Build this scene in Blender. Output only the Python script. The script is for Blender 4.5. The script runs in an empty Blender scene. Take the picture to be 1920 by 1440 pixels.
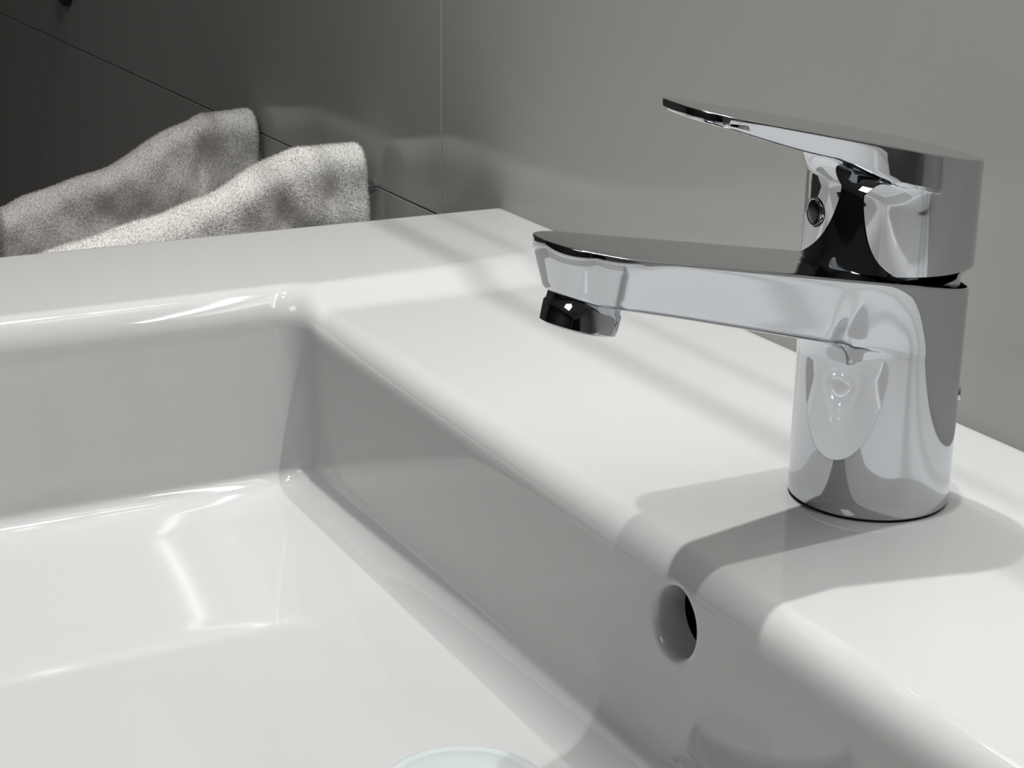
import bpy, bmesh, math, random
from mathutils import Vector, Matrix
random.seed(4)
S = bpy.context.scene
COL = S.collection
PI = math.pi

# ------------------------------------------------------------------ camera
cd = bpy.data.cameras.new('camera'); cam = bpy.data.objects.new('camera', cd); COL.objects.link(cam)
cd.sensor_width = 36.0; cd.lens = 60.0; cd.clip_start = 0.01; cd.clip_end = 30
RC = [(0.8853, -0.4649, 0.0127), (-0.1338, -0.2809, -0.9504), (0.4454, 0.8396, -0.3109)]
right = Vector(RC[0]); up = -Vector(RC[1]); back = -Vector(RC[2])
M = Matrix((right, up, back)).transposed().to_4x4()
M.translation = Vector((-0.3074, -0.3589, 0.1826))
cam.matrix_world = M
S.camera = cam

# ------------------------------------------------------------------ world, lights, exposure
w = bpy.data.worlds.new('world'); S.world = w; w.use_nodes = True
w.node_tree.nodes['Background'].inputs[0].default_value = (0.9, 0.93, 1.0, 1)
w.node_tree.nodes['Background'].inputs[1].default_value = 0.01
S.view_settings.view_transform = 'Standard'; S.view_settings.look = 'None'
S.view_settings.gamma = 1; S.view_settings.use_curve_mapping = False
S.view_settings.exposure = -0.10

def lamp(name, kind, loc, target, power, size, cone=None, blend=0.3, col=(1, 0.995, 0.985), size_y=None):
    d = bpy.data.lights.new(name, kind); d.energy = power; d.color = col
    if kind == 'SPOT':
        d.spot_size = cone; d.spot_blend = blend; d.shadow_soft_size = size
    elif kind == 'AREA':
        d.size = size
        if size_y: d.shape = 'RECTANGLE'; d.size_y = size_y
    else:
        d.shadow_soft_size = size
    o = bpy.data.objects.new(name, d); COL.objects.link(o); o.location = loc
    v = Vector(target) - Vector(loc); o.rotation_euler = v.to_track_quat('-Z', 'Y').to_euler()
    return o
lamp('ceiling_downlight', 'SPOT', (0.015, 0.31, 1.10), (-0.08, -0.04, 0.0), 42.0, 0.012, math.radians(84), 0.9)
lamp('ceiling_downlight', 'SPOT', (-0.050, -0.025, 1.45), (-0.10, 0.10, 0.0), 31.0, 0.012, math.radians(84), 0.5)
lamp('shelf_light_strip', 'AREA', (0.042, -0.02, 0.444), (0.042, -0.02, 0.0), 1.45, 0.008, size_y=0.5)
lamp('fill_panel', 'AREA', (-1.3, -0.35, 1.5), (-1.2, -0.35, 0.0), 5.0, 0.6)  # added soft fill for the room and basin walls, no real fixture

# ------------------------------------------------------------------ materials
def mat(name, col, rough=0.5, metal=0.0, coat=0.0, bump=None, var=0.0, ior=1.5, nscale=30.0, aniso=None):
    m = bpy.data.materials.new(name); m.use_nodes = True
    nt = m.node_tree; b = nt.nodes['Principled BSDF']
    b.inputs['Base Color'].default_value = (*col, 1)
    b.inputs['Roughness'].default_value = rough
    b.inputs['Metallic'].default_value = metal
    b.inputs['IOR'].default_value = ior
    b.inputs['Coat Weight'].default_value = coat
    b.inputs['Coat Roughness'].default_value = 0.03
    tc = nt.nodes.new('ShaderNodeTexCoord')
    if var:
        n = nt.nodes.new('ShaderNodeTexNoise'); n.inputs['Scale'].default_value = nscale; n.inputs['Detail'].default_value = 4
        mx = nt.nodes.new('ShaderNodeMix'); mx.data_type = 'RGBA'
        mx.inputs[6].default_value = (*[c * (1 - var) for c in col], 1)
        mx.inputs[7].default_value = (*[min(1, c * (1 + var)) for c in col], 1)
        nt.links.new(tc.outputs['Object'], n.inputs['Vector']); nt.links.new(n.outputs['Fac'], mx.inputs[0])
        nt.links.new(mx.outputs[2], b.inputs['Base Color'])
    if bump:
        n2 = nt.nodes.new('ShaderNodeTexNoise'); n2.inputs['Scale'].default_value = bump[0]; n2.inputs['Detail'].default_value = 3
        bp = nt.nodes.new('ShaderNodeBump'); bp.inputs['Strength'].default_value = bump[1]; bp.inputs['Distance'].default_value = bump[2]
        nt.links.new(tc.outputs['Object'], n2.inputs['Vector']); nt.links.new(n2.outputs['Fac'], bp.inputs['Height'])
        nt.links.new(bp.outputs['Normal'], b.inputs['Normal'])
    return m
CERAMIC = mat('glazed_white_ceramic', (0.50, 0.50, 0.495), 0.06, 0, 0.3, var=0.006)
CHROME = mat('polished_chrome', (0.58, 0.60, 0.63), 0.025, 1.0)
BLACK = mat('black_plastic', (0.012, 0.012, 0.013), 0.25)
RUBBER = mat('black_rubber', (0.01, 0.01, 0.01), 0.6)
TILE = mat('glossy_grey_tile', (0.555, 0.537, 0.515), 0.12, 0, 0.0, bump=(6, 0.03, 0.002), var=0.02, nscale=8, ior=1.42)
GROUT = mat('grey_grout', (0.52, 0.51, 0.49), 0.8, bump=(400, 0.2, 0.001))
TERRY = mat('white_terry', (0.76, 0.74, 0.71), 0.95, bump=(900, 0.6, 0.001), var=0.04, nscale=60)
PILE = mat('terry_pile', (0.80, 0.78, 0.75), 0.9)
nt = PILE.node_tree; tl = nt.nodes.new('ShaderNodeBsdfTranslucent'); tl.inputs[0].default_value = (0.80, 0.78, 0.75, 1)
mx = nt.nodes.new('ShaderNodeMixShader'); mx.inputs[0].default_value = 0.5
nt.links.new(nt.nodes['Principled BSDF'].outputs[0], mx.inputs[1]); nt.links.new(tl.outputs[0], mx.inputs[2])
nt.links.new(mx.outputs[0], nt.nodes['Material Output'].inputs[0])
PLASTER = mat('painted_plaster', (0.55, 0.54, 0.53), 0.7, bump=(60, 0.1, 0.001))
FLOORM = mat('grey_floor_tile', (0.42, 0.41, 0.40), 0.35, var=0.05)
DARKWALL = mat('darkened_wall', (0.10, 0.10, 0.10), 0.6)  # darkness of the room put into the wall colour for the chrome reflections
PIPE = mat('overflow_dark', (0.015, 0.015, 0.015), 0.5)
DARKM = mat('dark_paint', (0.02, 0.02, 0.022), 0.4)
PLUG = mat('pale_plug_enamel', (0.52, 0.57, 0.57), 0.08, 0.0, 0.5)

def mesh_obj(name, verts, faces, material, parent=None, smooth=True, sharp=None):
    me = bpy.data.meshes.new(name); me.from_pydata([tuple(v) for v in verts], [], faces); me.update()
    me.materials.append(material)
    o = bpy.data.objects.new(name, me); COL.objects.link(o)
    if parent: o.parent = parent
    if smooth:
        for p in me.polygons: p.use_smooth = True
    bm = bmesh.new(); bm.from_mesh(me); bmesh.ops.recalc_face_normals(bm, faces=bm.faces)
    if sharp:
        for e in bm.edges:
            if len(e.link_faces) == 2 and e.calc_face_angle(0) > sharp: e.smooth = False
    bm.to_mesh(me); bm.free()
    return o
def tag(o, label=None, cat=None, group=None, kind=None):
    if label: o['label'] = label
    if cat: o['category'] = cat
    if group: o['group'] = group
    if kind: o['kind'] = kind
    return o
def rings(loops, close0=False, close1=False, cyc=True):
    n = len(loops[0]); V = [p for l in loops for p in l]; F = []
    for i in range(len(loops) - 1):
        for j in range(n if cyc else n - 1):
            k = (j + 1) % n
            F.append((i * n + j, i * n + k, (i + 1) * n + k, (i + 1) * n + j))
    for c, base in ((close0, 0), (close1, (len(loops) - 1) * n)):
        if c:
            ctr = sum((Vector(V[base + j]) for j in range(n)), Vector()) / n
            V.append(tuple(ctr)); ci = len(V) - 1
            for j in range(n): F.append((base + j, base + (j + 1) % n, ci))
    return V, F
def lathe(prof, n=96, c0=True, c1=True, sy=1):
    return rings([[(r * math.cos(2 * PI * j / n), r * math.sin(2 * PI * j / n), z) for j in range(n)] for r, z in prof], c0, c1)
def rbox(name, lo, hi, material, parent=None, bev=0.0, seg=2):
    bm = bmesh.new(); bmesh.ops.create_cube(bm, size=1)
    for v in bm.verts: v.co = Vector([(lo[i] + hi[i]) / 2 + v.co[i] * (hi[i] - lo[i]) for i in range(3)])
    if bev: bmesh.ops.bevel(bm, geom=bm.edges[:], offset=bev, segments=seg, profile=0.5, affect='EDGES')
    me = bpy.data.meshes.new(name); bm.to_mesh(me); bm.free(); me.materials.append(material)
    o = bpy.data.objects.new(name, me); COL.objects.link(o)
    if parent: o.parent = parent
    return o
def sm(a, b, x):
    t = max(0.0, min(1.0, (x - a) / (b - a))); return t * t * (3 - 2 * t)
def lerp(a, b, t): return a + (b - a) * t

# ------------------------------------------------------------------ room
WX = 0.069
X0, Y0, Y1, ZF, ZC = -2.3, -1.9, 2.6, -0.86, 1.62
def wallbox(name, lo, hi, m): return tag(rbox(name, lo, hi, m), kind='structure')
wr = wallbox('wall_right', (WX + 0.0012, Y0 - .1, ZF - .1), (WX + 0.15, Y1 + .1, ZC + .1), GROUT)
ys = [-1.90, -1.3682, -0.4682, 0.4318, 1.9318, 2.6]
zs = [ZF, -0.612, -0.012, 0.588, 1.188, ZC]
g = 0.0004
for a in range(len(ys) - 1):
    for b in range(len(zs) - 1):
        rbox('tile', (WX, ys[a] + g, zs[b] + g), (WX + 0.0011, ys[a + 1] - g, zs[b + 1] - g), TILE, wr, 0.0004, 2)
wallbox('wall_left', (X0 - .1, Y0 - .1, ZF - .1), (X0, Y1 + .1, ZC + .1), DARKWALL)
wallbox('wall_back', (X0, Y1, ZF - .1), (WX + .006, Y1 + .1, ZC + .1), TILE)
wallbox('wall_front', (X0, Y0 - .1, ZF - .1), (WX + .006, Y0, ZC + .1), PLASTER)
wallbox('floor', (X0, Y0, ZF - .1), (WX + .006, Y1, ZF), FLOORM)
wallbox('ceiling', (X0, Y0, ZC), (WX + .006, Y1, ZC + .1), PLASTER)
wallbox('reflection_panel_1', (-2.15, Y0 - .005, ZF), (-0.95, Y0 + .04, 1.2), DARKM)  # dark panel added out of view for the chrome to reflect

# ------------------------------------------------------------------ washbasin
H = 0.007                    # side rim stands this much above the tap deck
YR, YL = 0.363, -0.402       # outer ends
XB, XF = WX - 0.0006, -0.40
IB, IF = -0.0655, -0.345     # opening (start of fillet) back / front
IR, IL = 0.2690, -0.3010
def ztop(x, y):
    a = max(sm(0.238, 0.265, y), sm(-0.270, -0.297, y), sm(-0.325, -0.347, x)) ** 2.8
    return H * a
# cavity rings: (inset back, inset side, inset front, corner radius, z, weight of ztop)
prof = []
fr = 0.0105
for k in range(9):
    t = k / 8 * PI / 2
    prof.append((fr * math.sin(t) , fr * math.sin(t), 0.013, -fr * (1 - math.cos(t)), 1 - 0.5 * sm(0, 1, k / 8)))
zw0, zw1, zbot = -fr, -0.0540, -0.0705
def zwall(y): return lerp(zw1, -0.0630, sm(0.06, 0.25, abs(y + 0.016)))
NW = 16
for k in range(1, NW + 1):
    t = k / NW
    prof.append((fr + 0.0020 * t, fr + 0.0095 * t, lerp(0.013, 0.009, t), ('w', t), 0.5 * (1 - t)))
bi, si = prof[-1][0], prof[-1][1]
for k in range(1, 11):
    t = k / 10 * PI / 2
    fx = 0.7 * (1 - math.cos(t)) + 0.3 * k / 10; fz = 0.7 * math.sin(t) + 0.3 * k / 10
    prof.append((bi + 0.0120 * fx, si + 0.011 * (1 - math.cos(t)), lerp(0.009, 0.007, k / 10), ('f', fz), 0))
def rrect(b, s, r, n_side=200, n_c=14):
    xb, xf = IB - b, IF + b; yr, yl = IR - s, IL + s
    out = []
    # corners in order: (xb,yr) (xf,yr) (xf,yl) (xb,yl)
    cs = [(xb - r, yr - r, 0), (xf + r, yr - r, PI / 2), (xf + r, yl + r, PI), (xb - r, yl + r, 1.5 * PI)]
    for i, (cx, cy, a0) in enumerate(cs):
        for k in range(n_c + 1):
            a = a0 + k / n_c * PI / 2
            out.append((cx + r * math.cos(a), cy + r * math.sin(a)))
        nx = cs[(i + 1) % 4]; a1 = nx[2]
        p = out[-1]; q = (nx[0] + r * math.cos(a1), nx[1] + r * math.sin(a1))
        for k in range(1, n_side):
            out.append((lerp(p[0], q[0], k / n_side), lerp(p[1], q[1], k / n_side)))
    return out
loops = []
base_loop = rrect(0, 0, 0.013)
n = len(base_loop)
# outer rectangle points matched to the ring
def outer_pt(p, i):
    side = i // (14 + 200)   # index of corner block
    k = i % (14 + 200)
    c = [(XB, YR), (XF, YR), (XF, YL), (XB, YL)]
    if k <= 14:
        t = k / 14; dirs = [((0, -1), (-1, 0)), ((1, 0), (0, -1)), ((0, 1), (1, 0)), ((-1, 0), (0, 1))][side]
        L = [(YR - (IR - .013), XB - (IB - .013)), ((IF + .013) - XF, YR - (IR - .013)), ((IL + .013) - YL, (IF + .013) - XF), (XB - (IB - .013), (IL + .013) - YL)][side]
        # first half runs along the incoming side, second along the outgoing side
        cx, cy = c[side]
        if t <= 0.5: d, l, f = dirs[0], L[0], 1 - t * 2
        else: d, l, f = dirs[1], L[1], t * 2 - 1
        return (cx + d[0] * l * f, cy + d[1] * l * f)
    return {0: (p[0], YR), 1: (XF, p[1]), 2: (p[0], YL), 3: (XB, p[1])}[side]
outer = [outer_pt(p, i) for i, p in enumerate(base_loop)]
ro = 0.003
def inset(p, d):   # move towards the inside of the outer rectangle
    x = min(max(p[0], XF + d), XB - d); y = min(max(p[1], YL + d), YR - d); return (x, y)
lo_ = []
for z, d in ((-0.055, 0.006),): lo_.append([(*inset(p, d), z) for p in outer])
lo_.append([(*p, -0.050) for p in outer]); lo_.append([(*p, -0.020) for p in outer])
for k in range(5):
    t = k / 4 * PI / 2
    lo_.append([(*inset(p, ro * (1 - math.cos(t))), ztop(*p) - ro * (1 - math.sin(t))) for p in outer])
NS = 56
for k in range(1, NS):
    t = k / NS
    lp = []
    for p, q in zip(outer, base_loop):
        p = inset(p, ro); x = lerp(p[0], q[0], t); y = lerp(p[1], q[1], t); lp.append((x, y, ztop(x, y)))
    lo_.append(lp)
R_MAP = []
for (b, s, r, z, wz) in prof:
    lp = []
    for (x, y), (ox, oy) in zip(rrect(b, s, r), base_loop):
        if isinstance(z, tuple):
            zz = lerp(zw0, zwall(y), z[1]) if z[0] == 'w' else lerp(zwall(y), zbot, z[1])
        else: zz = z
        lp.append((x, y, zz + wz * ztop(ox, oy)))
    R_MAP.append(len(lo_)); lo_.append(lp)
# floor rings towards the drain
DR = (-0.130, 0.0)
zfl = zbot
last = [Vector(p) for p in lo_[-1]]
hole_r = 0.026
for k in range(1, 13):
    t = k / 12
    lp = []
    for p in last:
        a = math.atan2(p.y - DR[1], p.x - DR[0]); q = Vector((DR[0] + hole_r * math.cos(a), DR[1] + hole_r * math.sin(a), 0))
        v = p.lerp(q, t); v.z = zfl - 0.0035 * sm(0, 1, t)
        lp.append(tuple(v))
    lo_.append(lp)
cz = zfl - 0.0035
for dr, dz in ((0.001, -0.0004), (0.0016, -0.0015), (0.0016, -0.012)):
    lo_.append([(DR[0] + (hole_r - dr) * math.cos(math.atan2(p.y - DR[1], p.x - DR[0])), DR[1] + (hole_r - dr) * math.sin(math.atan2(p.y - DR[1], p.x - DR[0])), cz + dz) for p in last])
V, F = rings(lo_, False, True)
# ---- overflow hole in the back wall: cut a window out of the grid and fill it with a round one
OC = (-0.0165, -0.0178); OR = 0.0095
def wall_x(z):  # x of the back wall at height z
    if z > -fr:
        t = math.acos(max(-1, min(1, 1 + z / fr))); return IB - fr * math.sin(t)
    return IB - fr - 0.0020 * (z - zw0) / (zw1 - zw0)
r_lo, r_hi = R_MAP[3], R_MAP[15]
def inwin(f):
    c = [V[i] for i in f]
    if len(f) != 4: return False
    rows = [i // n for i in f]
    if min(rows) < r_lo or max(rows) > r_hi: return False
    return all(abs(p[0] - IB) < 0.03 and abs(p[1] - OC[0]) < 0.020 for p in c)
cut = [f for f in F if inwin(f)]
F = [f for f in F if not inwin(f)]
ec = {}
for f in cut:
    for i in range(len(f)):
        e = (f[i], f[(i + 1) % len(f)]); ec[frozenset(e)] = ec.get(frozenset(e), 0) + 1
adj = {}
for e, c in ec.items():
    if c == 1:
        a, b = tuple(e); adj.setdefault(a, []).append(b); adj.setdefault(b, []).append(a)
st = next(iter(adj)); loop = [st]; prev = None; cur = st
while True:
    nx = [q for q in adj[cur] if q != prev][0]
    if nx == st: break
    loop.append(nx); prev, cur = cur, nx
def arc_ring(rad, t):
    out = []
    for i in loop:
        p = V[i]; a = math.atan2(p[2] - OC[1], p[1] - OC[0])
        c = (OC[0] + rad * math.cos(a), OC[1] + rad * math.sin(a))
        y = lerp(p[1], c[0], t); z = lerp(p[2], c[1], t)
        out.append((wall_x(z), y, z))
    return out
nl = len(loop); prev_ids = loop[:]
def add_ring(pts):
    global prev_ids
    b = len(V); V.extend(pts); ids = list(range(b, b + nl))
    for j in range(nl):
        k = (j + 1) % nl; F.append((prev_ids[j], prev_ids[k], ids[k], ids[j]))
    prev_ids = ids
LIP = 0.0022
for t in (0.25, 0.5, 0.75, 1.0): add_ring(arc_ring(OR + LIP, t))
for k in range(1, 6):
    t = k / 5 * PI / 2
    add_ring([(p[0] + LIP * (1 - math.cos(t)), p[1], p[2]) for p in arc_ring(OR + LIP * (1 - math.sin(t)), 1.0)])
add_ring([(IB - 0.0010, p[1], p[2]) for p in arc_ring(OR, 1.0)])
basin = mesh_obj('washbasin', V, F, CERAMIC)
tag(basin, 'white ceramic rectangular washbasin with wide flat rims fixed against the tiled wall', 'washbasin')
# dark channel behind the overflow hole
ch = [[(x, OC[0] + r * math.cos(a), OC[1] + r * math.sin(a)) for a in [2 * PI * j / 48 for j in range(48)]] for x, r in ((IB - 0.0011, OR + 0.0001), (IB - 0.0009, 0.0125), (IB + 0.018, 0.0125))]
Vc, Fc = rings(ch, False, True)
mesh_obj('overflow_channel', Vc, Fc, PIPE, basin)['label'] = 'dark round overflow opening'

# vanity cabinet under the basin
van = bpy.data.objects.new('vanity_cabinet', None); COL.objects.link(van); van.location = (-0.16, -0.015, ZF + 0.25)
tag(van, 'dark vanity cabinet carrying the white washbasin', 'cabinet')
def cbox(name, lo, hi, m, bev=0.001):
    o = rbox(name, lo, hi, m, van, bev); o.matrix_parent_inverse = Matrix.Translation(-van.location); return o
cbox('body', (-0.375, -0.38, ZF + 0.25), (WX - 0.002, 0.345, -0.095), DARKM)

# ------------------------------------------------------------------ drain plug
plug = bpy.data.objects.new('drain_plug', None); COL.objects.link(plug); plug.location = (-0.1298, 0.0005, -0.0735)
tag(plug, 'pale domed round drain plug in the bottom of the washbasin', 'drain plug')
V, F = lathe([(0.006, -0.006), (0.006, 0.006), (0.0225, 0.0072), (0.0236, 0.0085), (0.0236, 0.0098), (0.0231, 0.0106), (0.0215, 0.0112), (0.0205, 0.0108), (0.0195, 0.0111), (0.016, 0.0121), (0.011, 0.0130), (0.005, 0.0135)], 96, True, True)
mesh_obj('cover', V, F, PLUG, plug)
V, F = lathe([(0.0243, 0.0), (0.0246, 0.0012), (0.0235, 0.0018), (0.021, 0.001), (0.0205, -0.004)], 96, False, False)
mesh_obj('flange', V, F, CHROME, plug)

# ------------------------------------------------------------------ tap
def arm_solid(R, zbase, xs_end, half_w, tip_len, under, top, rf, bt, bb, ring_r, ring_drop, base_rings=(), cap=False, tip_pow=2.2, taper=0.0, hvt=0.0, flare=False):
    """column of radius R with an arm running towards -x, all one skin"""
    out = []
    # half outline from back (+x) round the +y side to the tip; mirrored afterwards
    NB, NSD, NT = 40, 70, 40
    half = [(R * math.cos(a), R * math.sin(a)) for a in [k / NB * PI / 2 for k in range(NB)]]
    for k in range(NSD):
        x = -xs_end * k / NSD; half.append((x, half_w(x)))
    wy = half_w(-xs_end)
    for k in range(NT + 1):
        a = k / NT * PI / 2
        half.append((-xs_end - tip_len * math.sin(a) ** (2 / tip_pow), wy * math.cos(a) ** (2 / tip_pow)))
    outl = half + [(x, -y) for x, y in half[-2:0:-1]]
    N = len(outl)
    # column angles
    L = [0.0]
    for p, q in zip(half, half[1:]): L.append(L[-1] + math.hypot(q[0] - p[0], q[1] - p[1]))
    XT = -0.54 * R
    i0 = max(i for i, p in enumerate(half) if p[0] > XT); L0 = L[i0]
    a0 = math.acos(half[i0][0] / R); K = 1 / (PI - a0)
    ang = []
    tot = 1 - math.exp(-K * (L[-1] - L0) / R)
    for i, l in enumerate(L):
        if i <= i0: ang.append(math.acos(min(1, half[i][0] / R)))
        else: ang.append(a0 + (PI - a0) * (1 - math.exp(-K * (l - L0) / R)) / tot)
    angs = ang + [2 * PI - a for a in ang[-2:0:-1]]
    colp = [(R * math.cos(a), R * math.sin(a)) for a in angs]
    # outward normals of the outline
    nrm = []
    for i in range(N):
        p, q = outl[i - 1], outl[(i + 1) % N]; d = Vector((q[1] - p[1], -(q[0] - p[0]))); nrm.append(d.normalized())
    loopsA = []
    for (r, z) in base_rings: loopsA.append([(r * math.cos(a), r * math.sin(a), z) for a in angs])
    NV = 10
    cols = []
    for i in range(N):
        P = outl[i]; Cc = colp[i]; nn = nrm[i]
        D0 = math.hypot(P[0] - Cc[0], P[1] - Cc[1])
        tp = (lerp(D0, taper, sm(0.016, 0.036, -P[0])) if flare else taper * sm(0.0006, 0.012, D0)) * (1 - 0.55 * sm(-xs_end + 0.02, -xs_end - tip_len, P[0]))
        b = bb * (sm(0.0, 0.004, D0 - tp) if flare else sm(0.0006, 0.006, D0))
        Pb = (P[0] - nn.x * tp, P[1] - nn.y * tp)
        Pi = (Pb[0] - nn.x * b, Pb[1] - nn.y * b)
        dx, dy = Pi[0] - Cc[0], Pi[1] - Cc[1]; D = math.hypot(dx, dy)
        a_ = min(rf, D * 0.8)
        path = []
        zc = under(Cc[0]) - rf
        for k in range(NV):          # straight column
            path.append((Cc[0], Cc[1], lerp(zbase, zc, k / NV)))
        for k in range(13):          # concave fillet
            t = k / 12 * PI / 2; dist = a_ * (1 - math.cos(t)); f = dist / D if D > 1e-7 else 0
            x = Cc[0] + dx * f; path.append((x, Cc[1] + dy * f, under(x) - rf + rf * math.sin(t)))
        for k in range(1, 13):       # flat underside
            f0 = a_ / D if D > 1e-7 else 1; f = lerp(f0, 1, k / 12); x = Cc[0] + dx * f
            path.append((x, Cc[1] + dy * f, under(x) + 0.0001 * k * (1 - sm(0, 0.004, D))))
        zu = path[-1][2]; zt = top(P[0])
        for k in range(1, 7):        # lower edge
            t = k / 6 * PI / 2
            path.append((Pb[0] - nn.x * b * (1 - math.sin(t)), Pb[1] - nn.y * b * (1 - math.sin(t)), zu + max(b, 0.0004) * (1 - math.cos(t))))
        z1 = path[-1][2]
        hv = hvt * sm(-xs_end + 0.008, -xs_end - tip_len * 0.6, P[0])
        for k in range(1, 8): f = k / 7; path.append((lerp(Pb[0], P[0], f), lerp(Pb[1], P[1], f), lerp(z1, zt - bt - hv - 0.0003, f)))
        path.append((P[0], P[1], zt - bt))
        for k in range(1, 6):
            t = k / 5 * PI / 2; x = P[0] - nn.x * bt * (1 - math.cos(t)); y = P[1] - nn.y * bt * (1 - math.cos(t))
            path.append((x, y, top(x) - bt * (1 - math.sin(t))))
        q = path[-1]
        g_ = (ring_r * math.cos(angs[i]), ring_r * math.sin(angs[i]))
        for k in range(1, 9):
            x = lerp(q[0], g_[0], k / 8); y = lerp(q[1], g_[1], k / 8); path.append((x, y, top(x)))
        if ring_drop:
            path.append((g_[0] * 0.992, g_[1] * 0.992, top(g_[0]) - 0.0003)); path.append((g_[0] * 0.992, g_[1] * 0.992, top(g_[0]) - ring_drop))
        cols.append(path)
    for k in range(len(cols[0])): loopsA.append([c[k] for c in cols])
    return rings(loopsA, False, cap)

tap = bpy.data.objects.new('basin_tap', None); COL.objects.link(tap); tap.location = (0, 0, 0.0)
tag(tap, 'chrome single-lever mixer tap with a flat spout standing on the washbasin deck', 'tap')
RB = 0.0229
def soft_w(R, flat):
    def f(x):
        c = math.sqrt(max(0.0, R * R - x * x)); fl = flat(x); k = 0.0006
        return max(c, fl) + k * math.log(1 + math.exp(-abs(c - fl) / k)) * sm(0, 0.01, -x)
    return f
sp_w = soft_w(RB, lambda x: 0.0229 + 0.055 * x)
V, F = arm_solid(RB, 0.0012, 0.094, sp_w, 0.0195, lambda x: 0.0452 - 0.265 * x, lambda x: 0.0665 - 0.19 * x,
                 0.008, 0.0005, 0.0022, 0.0223, 0.012, base_rings=((0.0215, 0.0008), (0.0226, 0.0008),), taper=0.005, hvt=0.0028, flare=True)
spout = mesh_obj('spout_body', V, F, CHROME, tap, sharp=math.radians(50)); spout.rotation_euler.z = math.radians(4.5)
V, F = lathe([(0.0221, 0.0), (0.0221, 0.0011)], 96, True, True)
mesh_obj('base_gasket', V, F, RUBBER, tap)['label'] = 'thin black sealing ring'
# aerator
th = math.atan(0.265)
aer = bpy.data.objects.new('aerator', None)
V, F = lathe([(0.0093, 0.004), (0.0094, 0.0004), (0.0099, -0.0002), (0.0099, -0.0050), (0.0094, -0.0054), (0.0086, -0.0054), (0.0084, -0.0030)], 72, False, True)
ae = mesh_obj('aerator', V, F, CHROME, spout, sharp=math.radians(40))
ae.location = (-0.1022, 0.0, 0.0452 + 0.265 * 0.1022 - 0.0022); ae.rotation_euler = (0, th, 0)
# handle
hz = 0.0
RH = 0.0236
hd = lambda x: 0.1027 - 0.197 * x
thk = lambda x: 0.0028 + 0.0032 * (1 - sm(0.030, 0.070, -x)) + 0.004 * (1 - sm(0.010, 0.030, -x))
hw = soft_w(RH, lambda x: 0.0238 + 0.14 * x)
V, F = arm_solid(RH, 0.0705, 0.055, hw, 0.012, lambda x: hd(x) - thk(x), hd, 0.006, 0.0005, 0.0010, 0.012, 0,
                 base_rings=((0.0150, 0.0625), (0.0204, 0.0625), (0.0205, 0.0668), (0.0207, 0.0675), (0.0226, 0.0696), (0.0232, 0.0702)), cap=True, tip_pow=2.6, taper=0.0016, hvt=0.0012)
hnd = mesh_obj('lever_handle', V, F, CHROME, tap, sharp=math.radians(50)); hnd.rotation_euler.z = math.radians(-8)
# black core added to darken the shaded gap under the handle
V, F = lathe([(0.0200, 0.058), (0.0200, 0.0665)], 72, True, True)
mesh_obj('gap_shade', V, F, BLACK, tap)['label'] = 'added black core shading the gap under the handle'
# round indicator plug on the handle
V, F = lathe([(0.0042, -0.002), (0.0042, 0.0006), (0.0038, 0.0010), (0.0034, 0.0008)], 48, True, False)
ri = mesh_obj('indicator_ring', V, F, CHROME, hnd); ri.location = (-RH + 0.0004, 0.0, 0.0845); ri.rotation_euler = (0, -PI / 2, 0)
V, F = lathe([(0.0034, -0.001), (0.0034, 0.0008), (0.0028, 0.0011), (0.001, 0.0012)], 48, True, True)
dt = mesh_obj('indicator_cap', V, F, BLACK, hnd); dt.location = (-RH + 0.0004, 0.0, 0.0845); dt.rotation_euler = (0, -PI / 2, 0)
dt['label'] = 'round black cap'
# small screw on the back of the body
V, F = lathe([(0.0018, -0.001), (0.0018, 0.0004), (0.0012, 0.0006)], 32, True, True)
sc = mesh_obj('set_screw', V, F, CHROME, tap); a = math.radians(-42)
sc.location = (RB * math.cos(a), RB * math.sin(a), 0.0325); sc.rotation_euler = (0, PI / 2, a)

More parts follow.
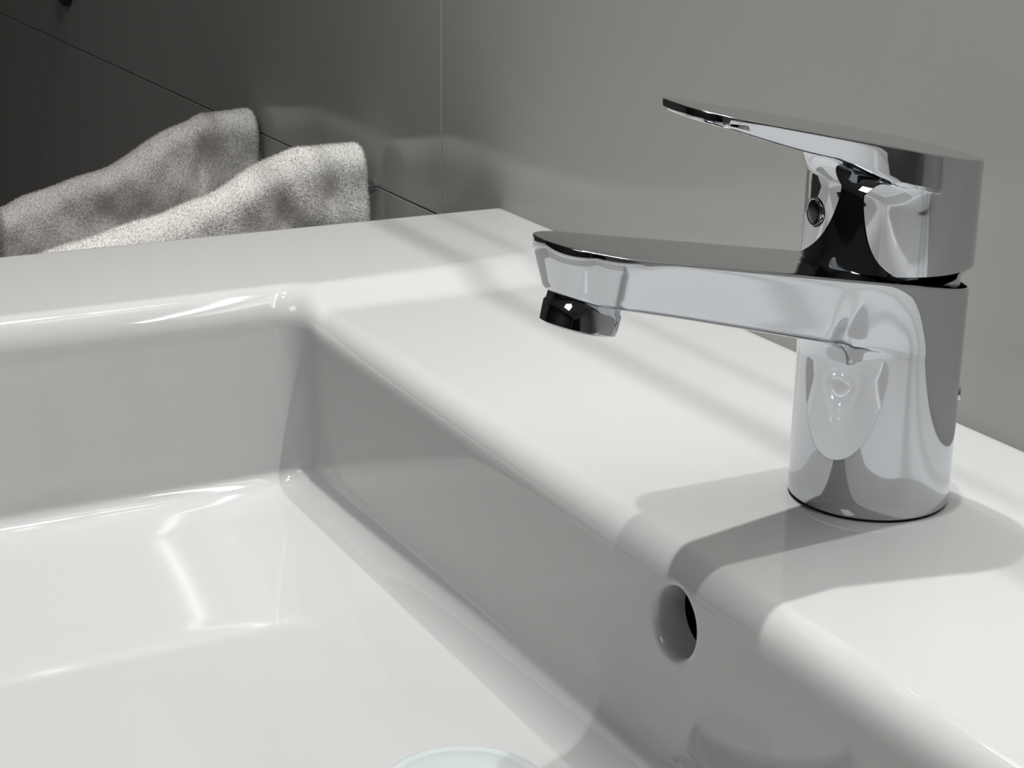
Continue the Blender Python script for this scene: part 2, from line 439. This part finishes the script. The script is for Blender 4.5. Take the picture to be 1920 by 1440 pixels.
# ------------------------------------------------------------------ towels
def interp(pts, x):
    if x <= pts[0][0]: return pts[0][1]
    for (a, za), (b, zb) in zip(pts, pts[1:]):
        if x <= b: return lerp(za, zb, sm(0, 1, (x - a) / (b - a)) * 0.5 + 0.5 * (x - a) / (b - a))
    return pts[-1][1]
def towel(name, label, yf, ridge, xl, xr, thick, bottom, dips, seed, tilt=0.0):
    rnd = random.Random(seed)
    ph = [rnd.uniform(0, 6) for _ in range(6)]
    NX = 90; loops_ = []
    r = thick / 2
    def fn(x, y, z):
        return (0.0016 * math.sin(70 * x + ph[0] + 25 * z) + 0.0012 * math.sin(120 * z + ph[1] + 40 * x) + 0.0006 * math.sin(260 * x + ph[2]) * math.sin(210 * z + ph[3]))
    for i in range(-8, NX + 9):
        if i < 0: t = (i + 8) / 8; e = math.sqrt(max(0, 1 - (1 - t) ** 2)); x = xl - r * 0.35 * 1 + r * 0.35 * t; s = 0.35 + 0.65 * e
        elif i > NX: t = (NX + 8 - i) / 8; e = math.sqrt(max(0, 1 - (1 - t) ** 2)); x = xr + r * 0.3 * (1 - t); s = 0.35 + 0.65 * e
        else: x = lerp(xl, xr, i / NX); s = 1.0
        zr = interp(ridge, x) - (1 - s) * 0.008
        rr = r * s
        sec = []
        NZ = 60
        for k in range(NZ): sec.append((-rr, lerp(bottom, zr - r, k / NZ)))
        for k in range(17): a = PI - k / 16 * PI; sec.append((rr * math.cos(a), zr - r + r * math.sin(a)))
        for k in range(1, NZ + 1): sec.append((rr, lerp(zr - r, bottom, k / NZ)))
        lp = []
        for (dy, z) in sec:
            y = yf + r + dy + tilt * (x - xr)
            d = fn(x, y, z) * (1 if dy < 0 else 0.5)
            for (dx_, dz_, wx_, wz_, dep) in dips:
                if dy < 0: d += dep * math.exp(-((x - dx_) / wx_) ** 2 - ((z - dz_) / wz_) ** 2)
            lp.append((x, y + d, z))
        # inner skin: the towel is folded over a thin arm
        inn = []
        ri_ = max(rr - 0.0085, 0.0006)
        for k in range(NZ): inn.append((-ri_, lerp(bottom, zr - r, k / NZ)))
        for k in range(17): a = PI - k / 16 * PI; inn.append((ri_ * math.cos(a), zr - r + ri_ * math.sin(a)))
        for k in range(1, NZ + 1): inn.append((ri_, lerp(zr - r, bottom, k / NZ)))
        li = []
        for (dy, z) in inn:
            li.append((x, yf + r + dy + tilt * (x - xr), z))
        loops_.append(lp + li[::-1])
    V, F = rings(loops_)
    m_ = len(loops_[0])
    for base in (0, (len(loops_) - 1) * m_):
        for k in range(m_ // 2 - 1): F.append((base + k, base + k + 1, base + m_ - 2 - k, base + m_ - 1 - k))
    t = mesh_obj(name, V, F, TERRY)
    tag(t, label, 'towel')
    # terry pile: short curled fibres over the parts in view
    vv, ff = [], []
    me = t.data
    polys = [p for p in me.polygons if p.center.z > -0.12 and (p.normal.y < 0.35)]
    cum = []; s_ = 0
    for p in polys: s_ += p.area; cum.append(s_)
    import bisect
    NP = 110000
    for _ in range(NP):
        p = polys[min(len(polys) - 1, bisect.bisect(cum, rnd.random() * s_))]
        vs = [me.vertices[i].co for i in p.vertices]
        u, v_ = rnd.random(), rnd.random()
        if len(vs) == 4: c = vs[0].lerp(vs[1], u).lerp(vs[3].lerp(vs[2], u), v_)
        else:
            if u + v_ > 1: u, v_ = 1 - u, 1 - v_
            c = vs[0] + (vs[1] - vs[0]) * u + (vs[2] - vs[0]) * v_
        nn = p.normal
        d = (nn + Vector((rnd.gauss(0, .3), rnd.gauss(0, .3), rnd.gauss(0, .3)))).normalized()
        side = d.cross(Vector((rnd.gauss(0, 1), rnd.gauss(0, 1), rnd.gauss(0, 1)))).normalized() * rnd.uniform(0.00015, 0.0003)
        l = rnd.uniform(0.0006, 0.0017)
        c = c - nn * 0.0002; tip = c + d * l
        bse = len(vv); vv += [c - side, c + side, tip + side * 0.3]; ff.append((bse, bse + 1, bse + 2))
    pm = bpy.data.meshes.new('pile'); pm.from_pydata([tuple(q) for q in vv], [], ff); pm.materials.append(PILE)
    po = bpy.data.objects.new('pile', pm); COL.objects.link(po); po.parent = t; po['kind'] = 'stuff'
    return t
towel('bath_towel', 'folded white terry towel farther back, touching the tiled wall', 0.70,
      [(-0.112, -0.060), (-0.101, -0.048), (-0.084, -0.0415), (-0.0403, -0.0300), (0.0163, -0.0040), (0.0307, 0.0025), (0.066, 0.0042)], -0.101, 0.0610, 0.026, -0.26,
      [(0.027, -0.030, 0.005, 0.018, 0.006), (-0.03, -0.062, 0.03, 0.012, 0.003)], 3)
towel('hand_towel', 'folded white terry towel nearer, just behind the washbasin rim', 0.505,
      [(-0.16, -0.045), (-0.104, -0.028), (-0.0617, -0.0190), (-0.0323, -0.0100), (0.0071, 0.0080), (0.0225, 0.0130), (0.0505, 0.0134)], -0.150, 0.0560, 0.028, -0.24,
      [(0.010, -0.022, 0.005, 0.013, 0.0065), (0.038, -0.013, 0.005, 0.010, 0.006), (0.024, -0.036, 0.012, 0.008, 0.003)], 8)
# arms that carry the towels
rail = bpy.data.objects.new('towel_rail', None); COL.objects.link(rail); rail.location = (WX, 0.61, -0.012)
tag(rail, 'chrome towel rail with two arms under the folded towels', 'towel rail')
def tube(name, a, b, r, m, parent, nn=24):
    a, b = Vector(a), Vector(b); d = (b - a).normalized(); q = d.to_track_quat('Z', 'Y')
    L = (b - a).length
    V, F = lathe([(r * .7, 0), (r, r * .3), (r, L - r * .3), (r * .7, L)], nn)
    V = [q @ Vector(v) + a for v in V]
    o = mesh_obj(name, V, F, m, parent); o.matrix_parent_inverse = Matrix.Translation(-Vector(parent.location)) if parent else Matrix(); return o
for yy, z0_, z1_ in ((0.713, -0.030, -0.044), (0.519, -0.012, -0.026)):
    tube('arm', (WX - 0.0005, yy, z0_), (-0.03, yy, z1_), 0.0036, CHROME, rail)

# ------------------------------------------------------------------ round fitting far back on the wall
fit = bpy.data.objects.new('wall_fitting', None); COL.objects.link(fit); fit.location = (WX, 1.215, 0.050)
fit.rotation_euler = (0, -PI / 2, 0)
tag(fit, 'round dark metal fitting high on the tiled wall far beyond the towels', 'wall fitting')
V, F = lathe([(0.027, 0.0), (0.027, 0.004), (0.025, 0.006), (0.016, 0.007)], 64)
mesh_obj('escutcheon', V, F, DARKM, fit)
V, F = lathe([(0.015, 0.006), (0.015, 0.028), (0.0135, 0.030), (0.006, 0.031)], 48)
mesh_obj('knob', V, F, CHROME, fit)

# ------------------------------------------------------------------ glass shelf above the tap (casts the soft bands on the deck)
GLASS = bpy.data.materials.new('shelf_glass'); GLASS.use_nodes = True
nt = GLASS.node_tree; nt.nodes.clear()
out_ = nt.nodes.new('ShaderNodeOutputMaterial'); mix = nt.nodes.new('ShaderNodeMixShader'); fr_ = nt.nodes.new('ShaderNodeFresnel')
tr = nt.nodes.new('ShaderNodeBsdfTransparent'); gl = nt.nodes.new('ShaderNodeBsdfGlossy')
tr.inputs[0].default_value = (0.90, 0.92, 0.91, 1); gl.inputs['Roughness'].default_value = 0.02; fr_.inputs[0].default_value = 1.25
nt.links.new(fr_.outputs[0], mix.inputs[0]); nt.links.new(tr.outputs[0], mix.inputs[1]); nt.links.new(gl.outputs[0], mix.inputs[2]); nt.links.new(mix.outputs[0], out_.inputs[0])
shelf = bpy.data.objects.new('wall_shelf', None); COL.objects.link(shelf); shelf.location = (WX, 0, 0.45)
tag(shelf, 'glass shelf with a slim polished edge on the tiled wall above the tap', 'shelf')
def sbox(name, lo, hi, m, bev=0.0008):
    o = rbox(name, lo, hi, m, shelf, bev); o.matrix_parent_inverse = Matrix.Translation(-shelf.location); return o
sbox('shelf_glass', (0.0098, -0.33, 0.450), (WX - 0.0005, 0.50, 0.456), GLASS, 0.001)
sbox('edge_trim', (0.0056, -0.33, 0.4495), (0.0097, 0.50, 0.4565), CHROME, 0.0008)
